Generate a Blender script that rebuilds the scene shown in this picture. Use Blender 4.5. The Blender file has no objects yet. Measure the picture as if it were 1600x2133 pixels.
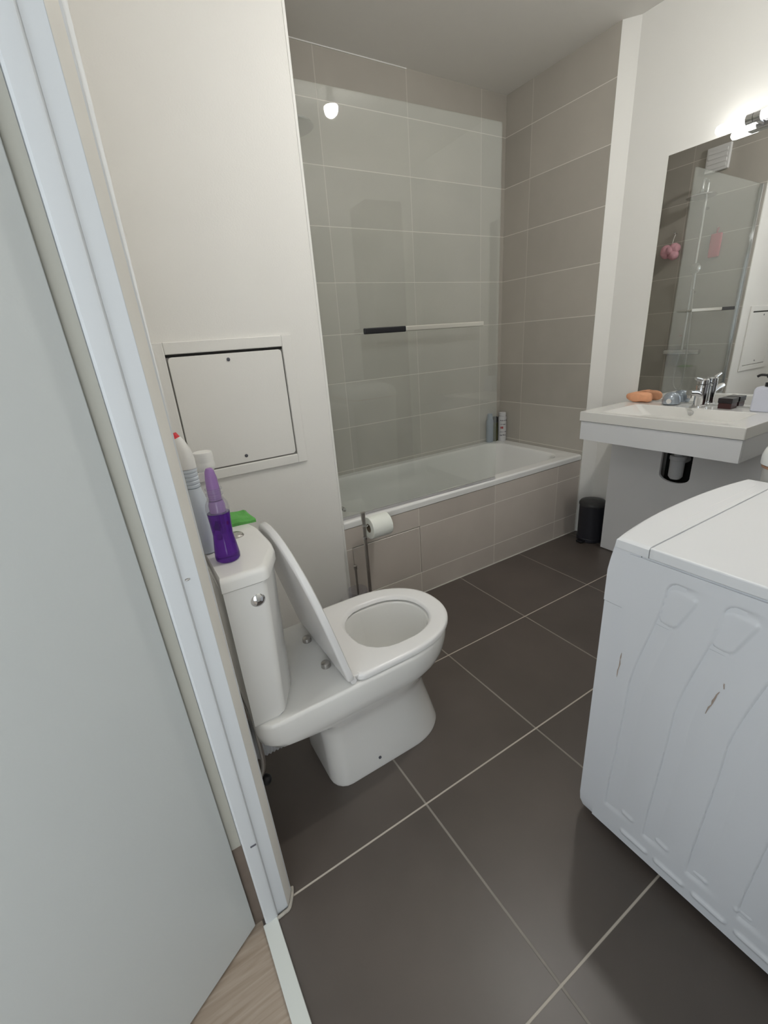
import bpy, bmesh, math, random
from mathutils import Vector, Matrix
random.seed(4)
PI = math.pi
sc = bpy.context.scene
COL = sc.collection
V = Vector

# ------------------------------------------------------------------ geometry helpers
# a "geo" is (verts, faces) in world coordinates
def join(*gs):
    vs, fs = [], []
    for g in gs:
        o = len(vs); vs += [tuple(v) for v in g[0]]; fs += [tuple(i + o for i in f) for f in g[1]]
    return vs, fs

def box(x0, x1, y0, y1, z0, z1):
    vs = [(x, y, z) for z in (z0, z1) for y in (y0, y1) for x in (x0, x1)]
    return vs, [(0, 2, 3, 1), (4, 5, 7, 6), (0, 1, 5, 4), (2, 6, 7, 3), (0, 4, 6, 2), (1, 3, 7, 5)]

def rbox(x0, x1, y0, y1, z0, z1, r, seg=3):
    bm = bmesh.new()
    vs, fs = box(x0, x1, y0, y1, z0, z1)
    bv = [bm.verts.new(v) for v in vs]
    for f in fs: bm.faces.new([bv[i] for i in f])
    bmesh.ops.bevel(bm, geom=bm.edges[:], offset=r, segments=seg, profile=.5, affect='EDGES')
    bm.verts.index_update()
    g = [tuple(v.co) for v in bm.verts], [tuple(v.index for v in f.verts) for f in bm.faces]
    bm.free(); return g

def loft(loops, cap0=True, cap1=True):
    n = len(loops[0]); vs = [tuple(p) for l in loops for p in l]; fs = []
    for k in range(len(loops) - 1):
        for i in range(n):
            j = (i + 1) % n
            fs.append((k * n + i, k * n + j, (k + 1) * n + j, (k + 1) * n + i))
    if cap0: fs.append(tuple(range(n - 1, -1, -1)))
    if cap1: b = (len(loops) - 1) * n; fs.append(tuple(range(b, b + n)))
    return vs, fs

def lathe(c, prof, n=32, axis='z'):
    loops = []
    for r, h in prof:
        l = []
        for i in range(n):
            a = 2 * PI * i / n
            u, w = r * math.cos(a), r * math.sin(a)
            if axis == 'z': l.append((c[0] + u, c[1] + w, c[2] + h))
            elif axis == 'x': l.append((c[0] + h, c[1] + u, c[2] + w))
            else: l.append((c[0] + w, c[1] + h, c[2] + u))
        loops.append(l)
    return loft(loops)

def tube(pts, r, n=12, radii=None):
    pts = [V(p) for p in pts]; loops = []
    t0 = (pts[1] - pts[0]).normalized()
    ref = V((0, 0, 1)) if abs(t0.z) < .9 else V((1, 0, 0))
    u = t0.cross(ref).normalized()
    for i, p in enumerate(pts):
        t = (pts[min(i + 1, len(pts) - 1)] - pts[max(i - 1, 0)]).normalized()
        u = (u - t * u.dot(t)).normalized(); w = t.cross(u)
        rr = radii[i] if radii else r
        loops.append([p + (u * math.cos(2 * PI * k / n) + w * math.sin(2 * PI * k / n)) * rr for k in range(n)])
    return loft(loops)

def cyl(p0, p1, r, n=24): return tube([p0, p1], r, n)

def smooth_path(pts, k=8):
    pts = [V(p) for p in pts]; out = []
    P = [pts[0]] + pts + [pts[-1]]
    for i in range(1, len(P) - 2):
        for j in range(k):
            t = j / k
            a, b, c, d = P[i - 1], P[i], P[i + 1], P[i + 2]
            out.append(.5 * ((2 * b) + (c - a) * t + (2 * a - 5 * b + 4 * c - d) * t * t + (3 * b - a - 3 * c + d) * t ** 3))
    out.append(pts[-1]); return out

def prism(outline, z0, z1):
    return loft([[(x, y, z0) for x, y in outline], [(x, y, z1) for x, y in outline]])

def sphere(c, r, n=20, m=12, sz=1.0):
    prof = [(max(r * math.sin(PI * k / m), 1e-4), -r * sz * math.cos(PI * k / m)) for k in range(m + 1)]
    return lathe(c, prof, n)

def rrect(x0, x1, y0, y1, r, n=6):
    out = []
    for cx, cy, a0 in ((x1 - r, y1 - r, 0), (x0 + r, y1 - r, PI / 2), (x0 + r, y0 + r, PI), (x1 - r, y0 + r, 1.5 * PI)):
        for k in range(n + 1):
            a = a0 + PI / 2 * k / n; out.append((cx + r * math.cos(a), cy + r * math.sin(a)))
    return out

def dshape(xb, xf, yc, hw, rr, fl, n=14, nc=5, ex=2.25):
    """plan of a pan or seat: square back with rounded corners, elliptic front (towards +x)"""
    out = []
    for k in range(n * 2 + 1):
        a = -PI / 2 + PI * k / (2 * n)
        c, s = math.cos(a), math.sin(a)
        out.append((xf - fl + fl * abs(c) ** (2 / ex), yc + hw * math.copysign(abs(s) ** (2 / ex), s)))
    m = 4
    xs, xe = xf - fl, xb + rr
    for k in range(1, m): out.append((xs + (xe - xs) * k / m, yc + hw))
    for k in range(nc + 1):
        a = PI / 2 + PI / 2 * k / nc; out.append((xb + rr + rr * math.cos(a), yc + hw - rr + rr * math.sin(a)))
    for k in range(1, m): out.append((xb, yc + (hw - rr) * (1 - 2 * k / m)))
    for k in range(nc + 1):
        a = PI + PI / 2 * k / nc; out.append((xb + rr + rr * math.cos(a), yc - hw + rr + rr * math.sin(a)))
    for k in range(1, m): out.append((xe + (xs - xe) * k / m, yc - hw))
    return out

def at(loop, z): return [(x, y, z) for x, y in loop]

# ------------------------------------------------------------------ object helpers
OFF = {}
def link(name, geo, mat, parent=None, org=(0, 0, 0), bev=0, seg=2, ang=35, sub=0, recalc=True, wn=True):
    o0 = V(OFF[parent.name]) if parent else V(org)
    me = bpy.data.meshes.new(name)
    me.from_pydata([tuple(V(v) - o0) for v in geo[0]], [], geo[1])
    if recalc:
        bm = bmesh.new(); bm.from_mesh(me)
        bmesh.ops.recalc_face_normals(bm, faces=bm.faces[:]); bm.to_mesh(me); bm.free()
    me.polygons.foreach_set('use_smooth', [True] * len(me.polygons))
    me.set_sharp_from_angle(angle=math.radians(ang))
    me.materials.append(mat)
    o = bpy.data.objects.new(name, me); COL.objects.link(o)
    if parent: o.parent = parent
    else: o.location = o0
    OFF[o.name] = tuple(o0)
    if bev:
        b = o.modifiers.new('bevel', 'BEVEL'); b.width = bev; b.segments = seg; b.limit_method = 'ANGLE'; b.angle_limit = math.radians(40)
    if wn and len(me.polygons) < 4000:
        w_ = o.modifiers.new('weighted_normals', 'WEIGHTED_NORMAL'); w_.keep_sharp = True; w_.weight = 80
    if sub:
        s = o.modifiers.new('subdivision', 'SUBSURF'); s.levels = sub; s.render_levels = sub
    return o

def tag(o, label, cat, group=None, kind=None):
    o['label'] = label; o['category'] = cat
    if group: o['group'] = group
    if kind: o['kind'] = kind
    return o

def thing(name, label, cat, org, group=None):
    o = bpy.data.objects.new(name, None); COL.objects.link(o)
    o.location = org; o.empty_display_size = .05; OFF[o.name] = tuple(org)
    return tag(o, label, cat, group)

def struct(name, geo, mat, label, cat, org=(0, 0, 0), **k):
    return tag(link(name, geo, mat, None, org, **k), label, cat, kind='structure')

# ------------------------------------------------------------------ materials
def lin(c):
    return tuple((v / 255 / 12.92 if v / 255 <= .04045 else ((v / 255 + .055) / 1.055) ** 2.4) for v in c) + (1,)

def mat(name, col, rough=.5, metal=0, spec=.5, bump=0, bscale=60, trans=0, ior=1.45, coat=0, var=0, vscale=6, sss=0):
    m = bpy.data.materials.new(name); m.use_nodes = True
    nt = m.node_tree; b = nt.nodes['Principled BSDF']
    c = col if len(col) == 4 else tuple(col) + (1,)
    b.inputs['Base Color'].default_value = c
    b.inputs['Roughness'].default_value = rough; b.inputs['Metallic'].default_value = metal
    b.inputs['Specular IOR Level'].default_value = spec; b.inputs['IOR'].default_value = ior
    b.inputs['Transmission Weight'].default_value = trans; b.inputs['Coat Weight'].default_value = coat
    tc = nt.nodes.new('ShaderNodeTexCoord')
    nz = nt.nodes.new('ShaderNodeTexNoise'); nz.inputs['Scale'].default_value = vscale; nz.inputs['Detail'].default_value = 4
    nt.links.new(tc.outputs['Object'], nz.inputs['Vector'])
    mx = nt.nodes.new('ShaderNodeMix'); mx.data_type = 'RGBA'
    mx.inputs[6].default_value = tuple(v * (1 - var) for v in c[:3]) + (1,)
    mx.inputs[7].default_value = tuple(min(1, v * (1 + var)) for v in c[:3]) + (1,)
    nt.links.new(nz.outputs['Fac'], mx.inputs[0]); nt.links.new(mx.outputs[2], b.inputs['Base Color'])
    if bump:
        n2 = nt.nodes.new('ShaderNodeTexNoise'); n2.inputs['Scale'].default_value = bscale; n2.inputs['Detail'].default_value = 3
        nt.links.new(tc.outputs['Object'], n2.inputs['Vector'])
        bp = nt.nodes.new('ShaderNodeBump'); bp.inputs['Strength'].default_value = bump; bp.inputs['Distance'].default_value = .002
        nt.links.new(n2.outputs['Fac'], bp.inputs['Height']); nt.links.new(bp.outputs['Normal'], b.inputs['Normal'])
    if sss:
        b.inputs['Subsurface Weight'].default_value = sss; b.inputs['Subsurface Radius'].default_value = (.01, .01, .01)
    return m

def tile_mat(name, ua, u0, w, va, v0, h, gu, gv, col, gcol_h, gcol_v, rough, var=.06, blotch=.05, bscale=5, spec=.5):
    """stacked tiles: ua/va = world axis index; lines of constant v take gcol_h, of constant u gcol_v"""
    m = bpy.data.materials.new(name); m.use_nodes = True
    nt = m.node_tree; N = nt.nodes; L = nt.links; b = N['Principled BSDF']
    geo = N.new('ShaderNodeNewGeometry'); sp = N.new('ShaderNodeSeparateXYZ'); L.new(geo.outputs['Position'], sp.inputs[0])
    def M(op, a, c=None):
        n = N.new('ShaderNodeMath'); n.operation = op
        for i, x in enumerate((a, c)):
            if x is None: continue
            if isinstance(x, (int, float)): n.inputs[i].default_value = x
            else: L.new(x, n.inputs[i])
        return n.outputs[0]
    def lines(ax, o, s, g):
        t = M('DIVIDE', M('SUBTRACT', sp.outputs[ax], o), s)
        f = M('FRACT', t); d = M('MULTIPLY', M('MINIMUM', f, M('SUBTRACT', 1, f)), s)
        mr = N.new('ShaderNodeMapRange'); mr.inputs['From Min'].default_value = g * .35; mr.inputs['From Max'].default_value = g * .65
        mr.inputs['To Min'].default_value = 1; mr.inputs['To Max'].default_value = 0
        L.new(d, mr.inputs['Value'])
        return M('FLOOR', t), mr.outputs[0]
    iu, mu = lines(ua, u0, w, gu); iv, mv = lines(va, v0, h, gv)
    cb = N.new('ShaderNodeCombineXYZ'); L.new(iu, cb.inputs[0]); L.new(iv, cb.inputs[1])
    wn = N.new('ShaderNodeTexWhiteNoise'); L.new(cb.outputs[0], wn.inputs['Vector'])
    nz = N.new('ShaderNodeTexNoise'); nz.inputs['Scale'].default_value = bscale; nz.inputs['Detail'].default_value = 5
    L.new(geo.outputs['Position'], nz.inputs['Vector'])
    fac = M('ADD', M('MULTIPLY', M('SUBTRACT', wn.outputs['Value'], .5), var * 2), M('MULTIPLY', M('SUBTRACT', nz.outputs['Fac'], .5), blotch * 4))
    hs = N.new('ShaderNodeMix'); hs.data_type = 'RGBA'; hs.blend_type = 'MULTIPLY'; hs.inputs[0].default_value = 1
    hs.inputs[6].default_value = tuple(col) + (1,)
    cc = N.new('ShaderNodeCombineXYZ'); f1 = M('ADD', fac, 1)
    for i in range(3): L.new(f1, cc.inputs[i])
    L.new(cc.outputs[0], hs.inputs[7])
    a = N.new('ShaderNodeMix'); a.data_type = 'RGBA'; L.new(mu, a.inputs[0]); L.new(hs.outputs[2], a.inputs[6]); a.inputs[7].default_value = tuple(gcol_v) + (1,)
    c2 = N.new('ShaderNodeMix'); c2.data_type = 'RGBA'; L.new(mv, c2.inputs[0]); L.new(a.outputs[2], c2.inputs[6]); c2.inputs[7].default_value = tuple(gcol_h) + (1,)
    L.new(c2.outputs[2], b.inputs['Base Color'])
    g = M('MAXIMUM', mu, mv)
    L.new(M('ADD', M('MULTIPLY', g, .45 - rough * .5), rough), b.inputs['Roughness'])
    b.inputs['Specular IOR Level'].default_value = spec
    bp = N.new('ShaderNodeBump'); bp.inputs['Strength'].default_value = .35; bp.inputs['Distance'].default_value = .001; bp.invert = True
    L.new(g, bp.inputs['Height']); L.new(bp.outputs['Normal'], b.inputs['Normal'])
    return m

def emit(name, col, s):
    m = bpy.data.materials.new(name); m.use_nodes = True
    nt = m.node_tree; nt.nodes.remove(nt.nodes['Principled BSDF'])
    e = nt.nodes.new('ShaderNodeEmission'); e.inputs[0].default_value = tuple(col) + (1,); e.inputs[1].default_value = s
    nt.links.new(e.outputs[0], nt.nodes['Material Output'].inputs[0]); return m

def pane_mat(name, tint, haze):
    """thin clear sheet: straight-through light, fresnel mirror reflection, slight limescale haze"""
    m = bpy.data.materials.new(name); m.use_nodes = True
    nt = m.node_tree; N = nt.nodes; L = nt.links; N.remove(N['Principled BSDF'])
    t = N.new('ShaderNodeBsdfTransparent'); t.inputs[0].default_value = tuple(tint) + (1,)
    d = N.new('ShaderNodeBsdfDiffuse'); d.inputs[0].default_value = (.75, .8, .77, 1)
    g = N.new('ShaderNodeBsdfGlossy'); g.inputs['Roughness'].default_value = .015
    fr = N.new('ShaderNodeFresnel'); ge = N.new('ShaderNodeNewGeometry')
    io = N.new('ShaderNodeMapRange'); io.inputs['To Min'].default_value = 1.5; io.inputs['To Max'].default_value = 1 / 1.5
    L.new(ge.outputs['Backfacing'], io.inputs['Value']); L.new(io.outputs[0], fr.inputs[0])
    m1 = N.new('ShaderNodeMixShader'); m1.inputs[0].default_value = haze
    L.new(t.outputs[0], m1.inputs[1]); L.new(d.outputs[0], m1.inputs[2])
    m2 = N.new('ShaderNodeMixShader'); L.new(fr.outputs[0], m2.inputs[0]); L.new(m1.outputs[0], m2.inputs[1]); L.new(g.outputs[0], m2.inputs[2])
    L.new(m2.outputs[0], N['Material Output'].inputs[0]); return m

def wood_mat(name, c1, c2):
    m = bpy.data.materials.new(name); m.use_nodes = True
    nt = m.node_tree; N = nt.nodes; L = nt.links; b = N['Principled BSDF']
    geo = N.new('ShaderNodeNewGeometry'); mp = N.new('ShaderNodeMapping'); mp.inputs['Scale'].default_value = (3, 45, 3); mp.inputs['Rotation'].default_value = (0, 0, -.35)
    L.new(geo.outputs['Position'], mp.inputs[0])
    nz = N.new('ShaderNodeTexNoise'); nz.inputs['Scale'].default_value = 2.2; nz.inputs['Detail'].default_value = 7; nz.inputs['Distortion'].default_value = .6
    L.new(mp.outputs[0], nz.inputs['Vector'])
    r = N.new('ShaderNodeValToRGB'); r.color_ramp.elements[0].position = .3; r.color_ramp.elements[1].position = .72
    r.color_ramp.elements[0].color = tuple(c1) + (1,); r.color_ramp.elements[1].color = tuple(c2) + (1,)
    L.new(nz.outputs['Fac'], r.inputs[0]); L.new(r.outputs[0], b.inputs['Base Color'])
    b.inputs['Roughness'].default_value = .5; return m

TILE = (.47, .44, .39); GH = (.78, .745, .68); GV = (.60, .565, .51)
TZ = .021   # 2.271 - 9 * .25
M_tile_back = tile_mat('tile_back', 0, -.19, .5025, 2, TZ, .25, .0048, .0032, TILE, GH, GV, .30, spec=.42)
M_tile_right = tile_mat('tile_right', 1, -.193, .5, 2, TZ, .25, .0048, .0032, TILE, GH, GV, .30, spec=.42)
M_apron = tile_mat('tile_apron', 0, -.208, .5025, 2, -.129, .249, .005, .0035, (.60, .54, .485), (.93, .89, .82), (.74, .69, .62), .32, spec=.42)  # same tile as the walls, coloured lighter to stand in for missing light
M_floor = tile_mat('tile_floor', 0, -1.86, .45, 1, -1.583, .45, .0055, .0045, (.102, .084, .073), (.50, .45, .385), (.26, .235, .205), .36, var=.05, blotch=.16, bscale=3.5)
M_wall = mat('painted_wall', (.86, .845, .81), .6, bump=.15, bscale=180, var=.015)
M_wall2 = mat('painted_wall_warm', (.87, .86, .825), .5, bump=.12, bscale=160, var=.015)
M_ceil = mat('painted_ceiling', (.84, .82, .78), .75, bump=.1, bscale=150, var=.015)
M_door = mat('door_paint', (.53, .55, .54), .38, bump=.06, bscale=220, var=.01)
M_jamb = mat('frame_paint', (.62, .64, .655), .35, var=.01)
M_rebate_shade = mat('rebate_shade', (.40, .39, .34), .6)  # shade on the recessed jamb face, put into a grey colour
M_brown = mat('bare_brown_board', (.16, .125, .10), .6, var=.2, vscale=25)
M_filler = mat('joint_filler', (.74, .715, .66), .7, bump=.3, bscale=40, var=.08)
M_caulk = mat('aged_caulk', (.42, .39, .34), .8, bump=.6, bscale=200, var=.2, vscale=80)
M_thresh = mat('threshold_bar', (.66, .68, .64), .4, var=.03)
M_wood = wood_mat('oak_floor', (.28, .215, .16), (.42, .345, .275))
M_ceramic = mat('ceramic', (.83, .82, .79), .09, coat=.3, var=.005)
M_plastic = mat('white_plastic', (.82, .81, .80), .25, var=.005)
M_plastic_grey = mat('grey_white_plastic', (.72, .74, .78), .3, var=.01)
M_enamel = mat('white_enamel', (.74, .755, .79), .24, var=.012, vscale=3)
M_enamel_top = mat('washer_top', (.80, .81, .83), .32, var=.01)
M_acrylic = mat('bath_enamel', (.86, .86, .84), .1, coat=.3, var=.004)
M_chrome = mat('chrome', (.75, .75, .76), .1, metal=1)
M_chrome_dull = mat('dull_chrome', (.5, .48, .46), .28, metal=1)
M_bar_pale = mat('bar_pale_reflection', (.66, .64, .58), .38, metal=.7)  # pale wall reflection in the chrome bar, put into an even beige
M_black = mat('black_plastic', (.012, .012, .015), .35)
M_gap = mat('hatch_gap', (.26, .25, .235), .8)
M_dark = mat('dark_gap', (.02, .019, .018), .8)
M_bin = mat('bin_black', (.028, .028, .036), .4)
M_bin_lid = mat('bin_lid', (.05, .05, .052), .35)
M_paper = mat('tissue_paper', (.88, .90, .84), .9, bump=.4, bscale=300)
M_card = mat('cardboard', (.22, .17, .12), .8)
M_glass = pane_mat('screen_glass', (.968, .976, .962), .075)
M_clear = pane_mat('clear_plastic', (.93, .92, .95), .08)
M_mirror = mat('mirror_silver', (.90, .915, .92), .01, metal=1)
M_fascia = mat('vanity_board', (.80, .81, .83), .4, var=.01)
M_panel = mat('cover_board', (.88, .88, .89), .45, var=.02)
M_purple = mat('purple_liquid', (.14, .03, .37), .06, trans=.75, ior=1.36)
M_lilac = mat('lilac_plastic', (.42, .24, .56), .25, trans=.25)
M_red = mat('red_plastic', (.70, .045, .06), .35)
M_bottle = mat('pale_bottle', (.60, .65, .70), .3)
M_cap = mat('white_cap', (.84, .83, .80), .35)
M_green = mat('green_cloth', (.13, .42, .10), .9, bump=.8, bscale=160, var=.2, vscale=60)
M_orange = mat('peach_sponge', (.86, .43, .25), .9, bump=1, bscale=220, var=.12, vscale=40)
M_pink = mat('pink_mesh', (.86, .46, .53), .8, bump=.8, bscale=120, var=.2, vscale=40)
M_redcloth = mat('rose_cloth', (.62, .14, .20), .85, bump=.6, bscale=90, var=.15)
M_lav = mat('lavender_bottle', (.70, .72, .82), .35)
M_jar = mat('grey_glass', (.42, .47, .53), .06, metal=.55)
M_boxd = mat('dark_box', (.022, .018, .02), .3)
M_boxr = mat('maroon_box', (.055, .018, .018), .35)
M_blueb = mat('grey_blue_bottle', (.28, .33, .40), .3)
M_olive = mat('olive_bottle', (.055, .058, .022), .22)
M_wbot = mat('white_bottle', (.62, .62, .63), .35)
M_ink = mat('label_ink', (.10, .10, .12), .6)
M_inkr = mat('label_red', (.42, .05, .05), .6)
M_cab = mat('grey_cabinet', (.10, .095, .092), .45, var=.03)
M_hamper = mat('hamper_plastic', (.70, .70, .69), .3)
M_hamper_lid = mat('hamper_lid', (.85, .87, .86), .15, coat=.3)
M_rust = mat('rust_mark', (.42, .34, .29), .7, var=.3, vscale=120)
M_band = mat('orange_band', (.52, .30, .20), .5)
M_skirt = mat('dark_skirting', (.02, .019, .02), .4)
M_hose = mat('corrugated_white', (.62, .63, .65), .5)
BULB = emit('bulb_glow', (1.0, .985, .945), 385)
TUBE = emit('tube_glow', (1.0, .995, .95), 5)
HALL_FILL = emit('hall_fill_glow', (.84, .93, 1.0), 1.6)
HALL_FILL2 = emit('hall_fill_glow_2', (.90, .955, 1.0), 1.95)
HALL_FILL_LAMP = emit('hall_fill_lamp_glow', (.90, .96, 1.0), 8)

# ------------------------------------------------------------------ the room
CEIL = 2.467
DY0, DY1 = -1.60, -2.42          # door opening
struct('floor', box(-2.335, .15, -2.56, .1, -.06, 0), M_floor, 'dark brown-grey square floor tiles with pale grout', 'floor')
struct('floor_hall', box(-4.0, -2.335, -3.3, -.3, -.06, -.002), M_wood, 'light oak plank floor beyond the door', 'floor')
struct('ceiling', box(-2.35, .15, -2.56, .1, CEIL, CEIL + .06), M_ceil, 'plain white ceiling over the bathroom', 'ceiling')
struct('ceiling_hall', box(-4.0, -2.35, -3.3, -.3, CEIL, CEIL + .06), M_ceil, 'plain ceiling of the hall', 'ceiling')
struct('wall_back', box(-1.62, .1, 0, .1, 0, CEIL), M_tile_back, 'taupe tiled wall behind the bathtub', 'wall')
struct('wall_right_tiled', box(0, .1, -.684, 0, 0, CEIL), M_tile_right, 'taupe tiled wall at the right end of the bathtub', 'wall')
struct('wall_right', prism([(0.0005, -.6845), (.05, -.745), (.05, -2.46), (.15, -2.46), (.15, -.6845)], 0, CEIL), M_wall2, 'white painted wall behind the washbasin', 'wall')
struct('wall_duct', box(-2.27, -1.6195, -.684, .1, 0, CEIL), M_wall, 'white wall with the access hatch left of the bathtub', 'wall')
struct('wall_alcove_left', box(-1.6195, -1.611, -.680, 0, 0, CEIL), M_tile_right, 'taupe tiled wall at the left end of the bathtub', 'wall')
struct('trim_2', box(-1.6195, -1.611, -.6855, -.680, 0, CEIL), M_wall2, 'pale edge bead on the corner left of the bathtub', 'trim')
struct('wall_left', join(box(-2.35, -2.27, DY0 + .03, .1, 0, CEIL), box(-2.35, -2.27, DY1 - .03, DY0 + .03, 2.07, CEIL), box(-2.35, -2.27, -2.56, DY1 - .03, 0, CEIL)), M_wall, 'white wall with the doorway, behind the toilet', 'wall')
struct('wall_front', box(-2.27, .15, -2.56, -2.46, 0, CEIL), M_wall2, 'white wall behind the washing machine', 'wall')
struct('wall_hall', join(box(-4.1, -4.0, -3.3, -.3, 0, CEIL), box(-4.0, -2.35, -.3, -.2, 0, CEIL), box(-4.0, -2.35, -3.4, -3.3, 0, CEIL)), M_wall2, 'white walls of the hall outside the door', 'wall')
struct('baseboard_right', box(.04, .0499, -2.46, -.76, 0, .065), M_skirt, 'low black skirting along the wall behind the bin', 'skirting')
struct('trim_3', box(-2.336, -2.303, DY1, DY0 - .004, 0, .006), M_thresh, 'pale threshold bar between the tiles and the oak floor', 'threshold', bev=.0015)

struct('trim_4', box(-1.611, -.69, -.003, -.0002, CEIL - .004, CEIL - .0002), M_wall2, 'thin white joint where the tiles meet the ceiling', 'trim')

# door frame: the hinge-side jamb has a stepped profile and leans a little
def lean(z): return .0185 * (1.45 - z) / 1.5
prof = [(-2.385, -1.570), (-2.372, -1.570), (-2.372, -1.586), (-2.3475, -1.586), (-2.3475, -1.603), (-2.344, -1.6055), (-2.325, -1.6055),
        (-2.3205, -1.604), (-2.3175, -1.599), (-2.2935, -1.598), (-2.290, -1.595), (-2.287, -1.588), (-2.275, -1.572), (-2.275, -1.565), (-2.385, -1.565)]
zs = [0, .5, 1.0, 1.5, 2.07]
jamb = loft([[(x + (lean(z) if y < -1.571 else 0), y, z) for x, y in prof] for z in zs])
head = box(-2.36, -2.268, DY1, DY0, 2.04, 2.07)
far = box(-2.36, -2.262, DY1 - .03, DY1, 0, 2.07)
fr = struct('trim_1', jamb, M_jamb, 'white stepped door frame beside the open door', 'door frame', ang=25)
link('frame_head', head, M_jamb, fr, bev=.003); link('lock_side_jamb', far, M_jamb, fr, bev=.003)
s = link('rebate_shade_strip', loft([[(-2.369 + lean(z), -1.5865, z), (-2.349 + lean(z), -1.5865, z), (-2.349 + lean(z), -1.5885, z), (-2.369 + lean(z), -1.5885, z)] for z in (.262, .9, 1.5, 2.04)]), M_rebate_shade, fr); s['label'] = 'shade in the rebate, painted as a grey strip'
s = link('bare_rebate', loft([[(-2.370 + lean(z), -1.5865, z), (-2.348 + lean(z), -1.5865, z), (-2.348 + lean(z), -1.588, z), (-2.370 + lean(z), -1.588, z)] for z in (.0, .262)]), M_brown, fr); s['label'] = 'unpainted brown lower end of the rebate'
fz = [0.0, .012, .03, .055]
s = link('filler', loft([[(-2.293 + lean(z), -1.6, z), (-2.2885 + lean(z), -1.594, z), (-2.278 + lean(z), -1.577, z), (-2.274 + lean(z), -1.567, z), (-2.285 + lean(z), -1.575, z)] for z in (0, .5, 1, 1.5, 2.05)]), M_filler, fr); s['label'] = 'cracked beige filler along the frame'
s = link('base_caulk', tube(smooth_path([(-2.322 + lean(0), -1.607, .002), (-2.305 + lean(0), -1.606, .0035), (-2.291 + lean(0), -1.603, .003), (-2.277 + lean(0), -1.583, .0045), (-2.271 + lean(0), -1.566, .003)], 5), .004, 8), M_caulk, fr); s['label'] = 'lumpy grey-beige caulk at the foot of the frame'
s = link('screw', sphere((-2.3105 + lean(.89), -1.5985, .893), .0042, 12, 8, .5), M_chrome_dull, fr)
s = link('scuff', rbox(-2.3335 + lean(.264), -2.3215 + lean(.264), -1.6068, -1.605, .262, .2665, .0006, 1), M_ink, fr); s['label'] = 'small black chip in the paint'

# door leaf, opened about sixty degrees into the hall
DH = V((-2.3715, -1.597, 0)); DD = V((-.876, -.482, 0)).normalized(); DN = V((DD.y, -DD.x, 0))
if DN.y > 0: DN = -DN
def leaf(a, b, c, d, z0, z1):
    return loft([[tuple(DH + DD * u + DN * w + V((lean(z), 0, z))) for u, w in ((a, c), (b, c), (b, d), (a, d))] for z in (z0, z1)])
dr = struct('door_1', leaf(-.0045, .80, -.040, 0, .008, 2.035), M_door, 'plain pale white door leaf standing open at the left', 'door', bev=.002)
link('hinge', join(*[tube([tuple(DH + DN * -.046 + V((lean(z), 0, z))), tuple(DH + DN * -.046 + V((lean(z + .09), 0, z + .09)))], .006) for z in (.2, 1.75)]), M_chrome, dr)
hp = DH + DD * .745 + V((0, 0, 1.03))
link('door_handle', join(tube([hp, hp + DN * .045, hp + DN * .05 - DD * .11], .009)), M_chrome, dr)

# ------------------------------------------------------------------ lamps
t = thing('ceiling_bulb', 'bare glowing bulb hanging under the ceiling, mirrored in the shower screen', 'light bulb', (-1.064, -1.540, CEIL))
link('ceiling_rose', lathe((-1.064, -1.540, CEIL), [(.001, -.022), (.04, -.022), (.046, -.012), (.046, 0), (.001, 0)]), M_plastic, t)
BLX, BLY, BLZ = -1.064, -1.540, 2.335
link('lamp_socket', lathe((BLX, BLY, CEIL), [(.001, -.078), (.016, -.078), (.018, -.05), (.018, -.022), (.001, -.022)]), M_plastic, t)
link('bulb_collar', lathe((BLX, BLY, BLZ), [(.001, .008), (.0325, .008), (.0335, .0085), (.032, .016), (.024, .034), (.017, .050), (.016, .056), (.001, .056)], 28), M_plastic, t)
link('bulb_globe', lathe((BLX, BLY, BLZ), [(.001, -.035), (.014, -.032), (.025, -.023), (.031, -.010), (.0325, .0), (.0325, .0078), (.001, .0078)], 28), BULB, t)

VY = -1.285; VZ = 1.905; VX = -.02
t = thing('wall_lamp', 'two-tube glowing wall lamp above the mirror', 'wall lamp', (.05, VY, VZ))
link('wall_plate', rbox(.025, .0498, VY - .035, VY + .035, VZ - .03, VZ + .03, .004), M_chrome, t)
link('bracket', cyl((.03, VY, VZ), (VX, VY, VZ), .011), M_chrome, t)
for sg in (1, -1):
    s = link('tube_socket', cyl((VX, VY + sg * .001, VZ), (VX, VY + sg * .024, VZ), .0165), M_chrome, t)
    y0 = VY + sg * .024
    link('glass_tube', lathe((VX, y0, VZ), [(.001, 0), (.0145, 0), (.0165, sg * .01), (.017, sg * .05), (.017, sg * .088), (.0145, sg * .098), (.008, sg * .103), (.001, sg * .104)], 24, 'y'), TUBE, t)
t = thing('hall_fill_lamp', 'added unseen fill lamp on the hall ceiling', 'fill lamp', (-3.15, -2.15, CEIL))  # unseen lamp, added to light the hall and doorway
link('lamp_base', lathe((-3.15, -2.15, CEIL), [(.001, -.03), (.17, -.03), (.17, 0), (.001, 0)], 40), M_plastic, t)
link('lamp_diffuser', lathe((-3.15, -2.15, CEIL), [(.001, -.062), (.09, -.058), (.145, -.045), (.163, -.031), (.001, -.031)], 40), HALL_FILL_LAMP, t)

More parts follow.
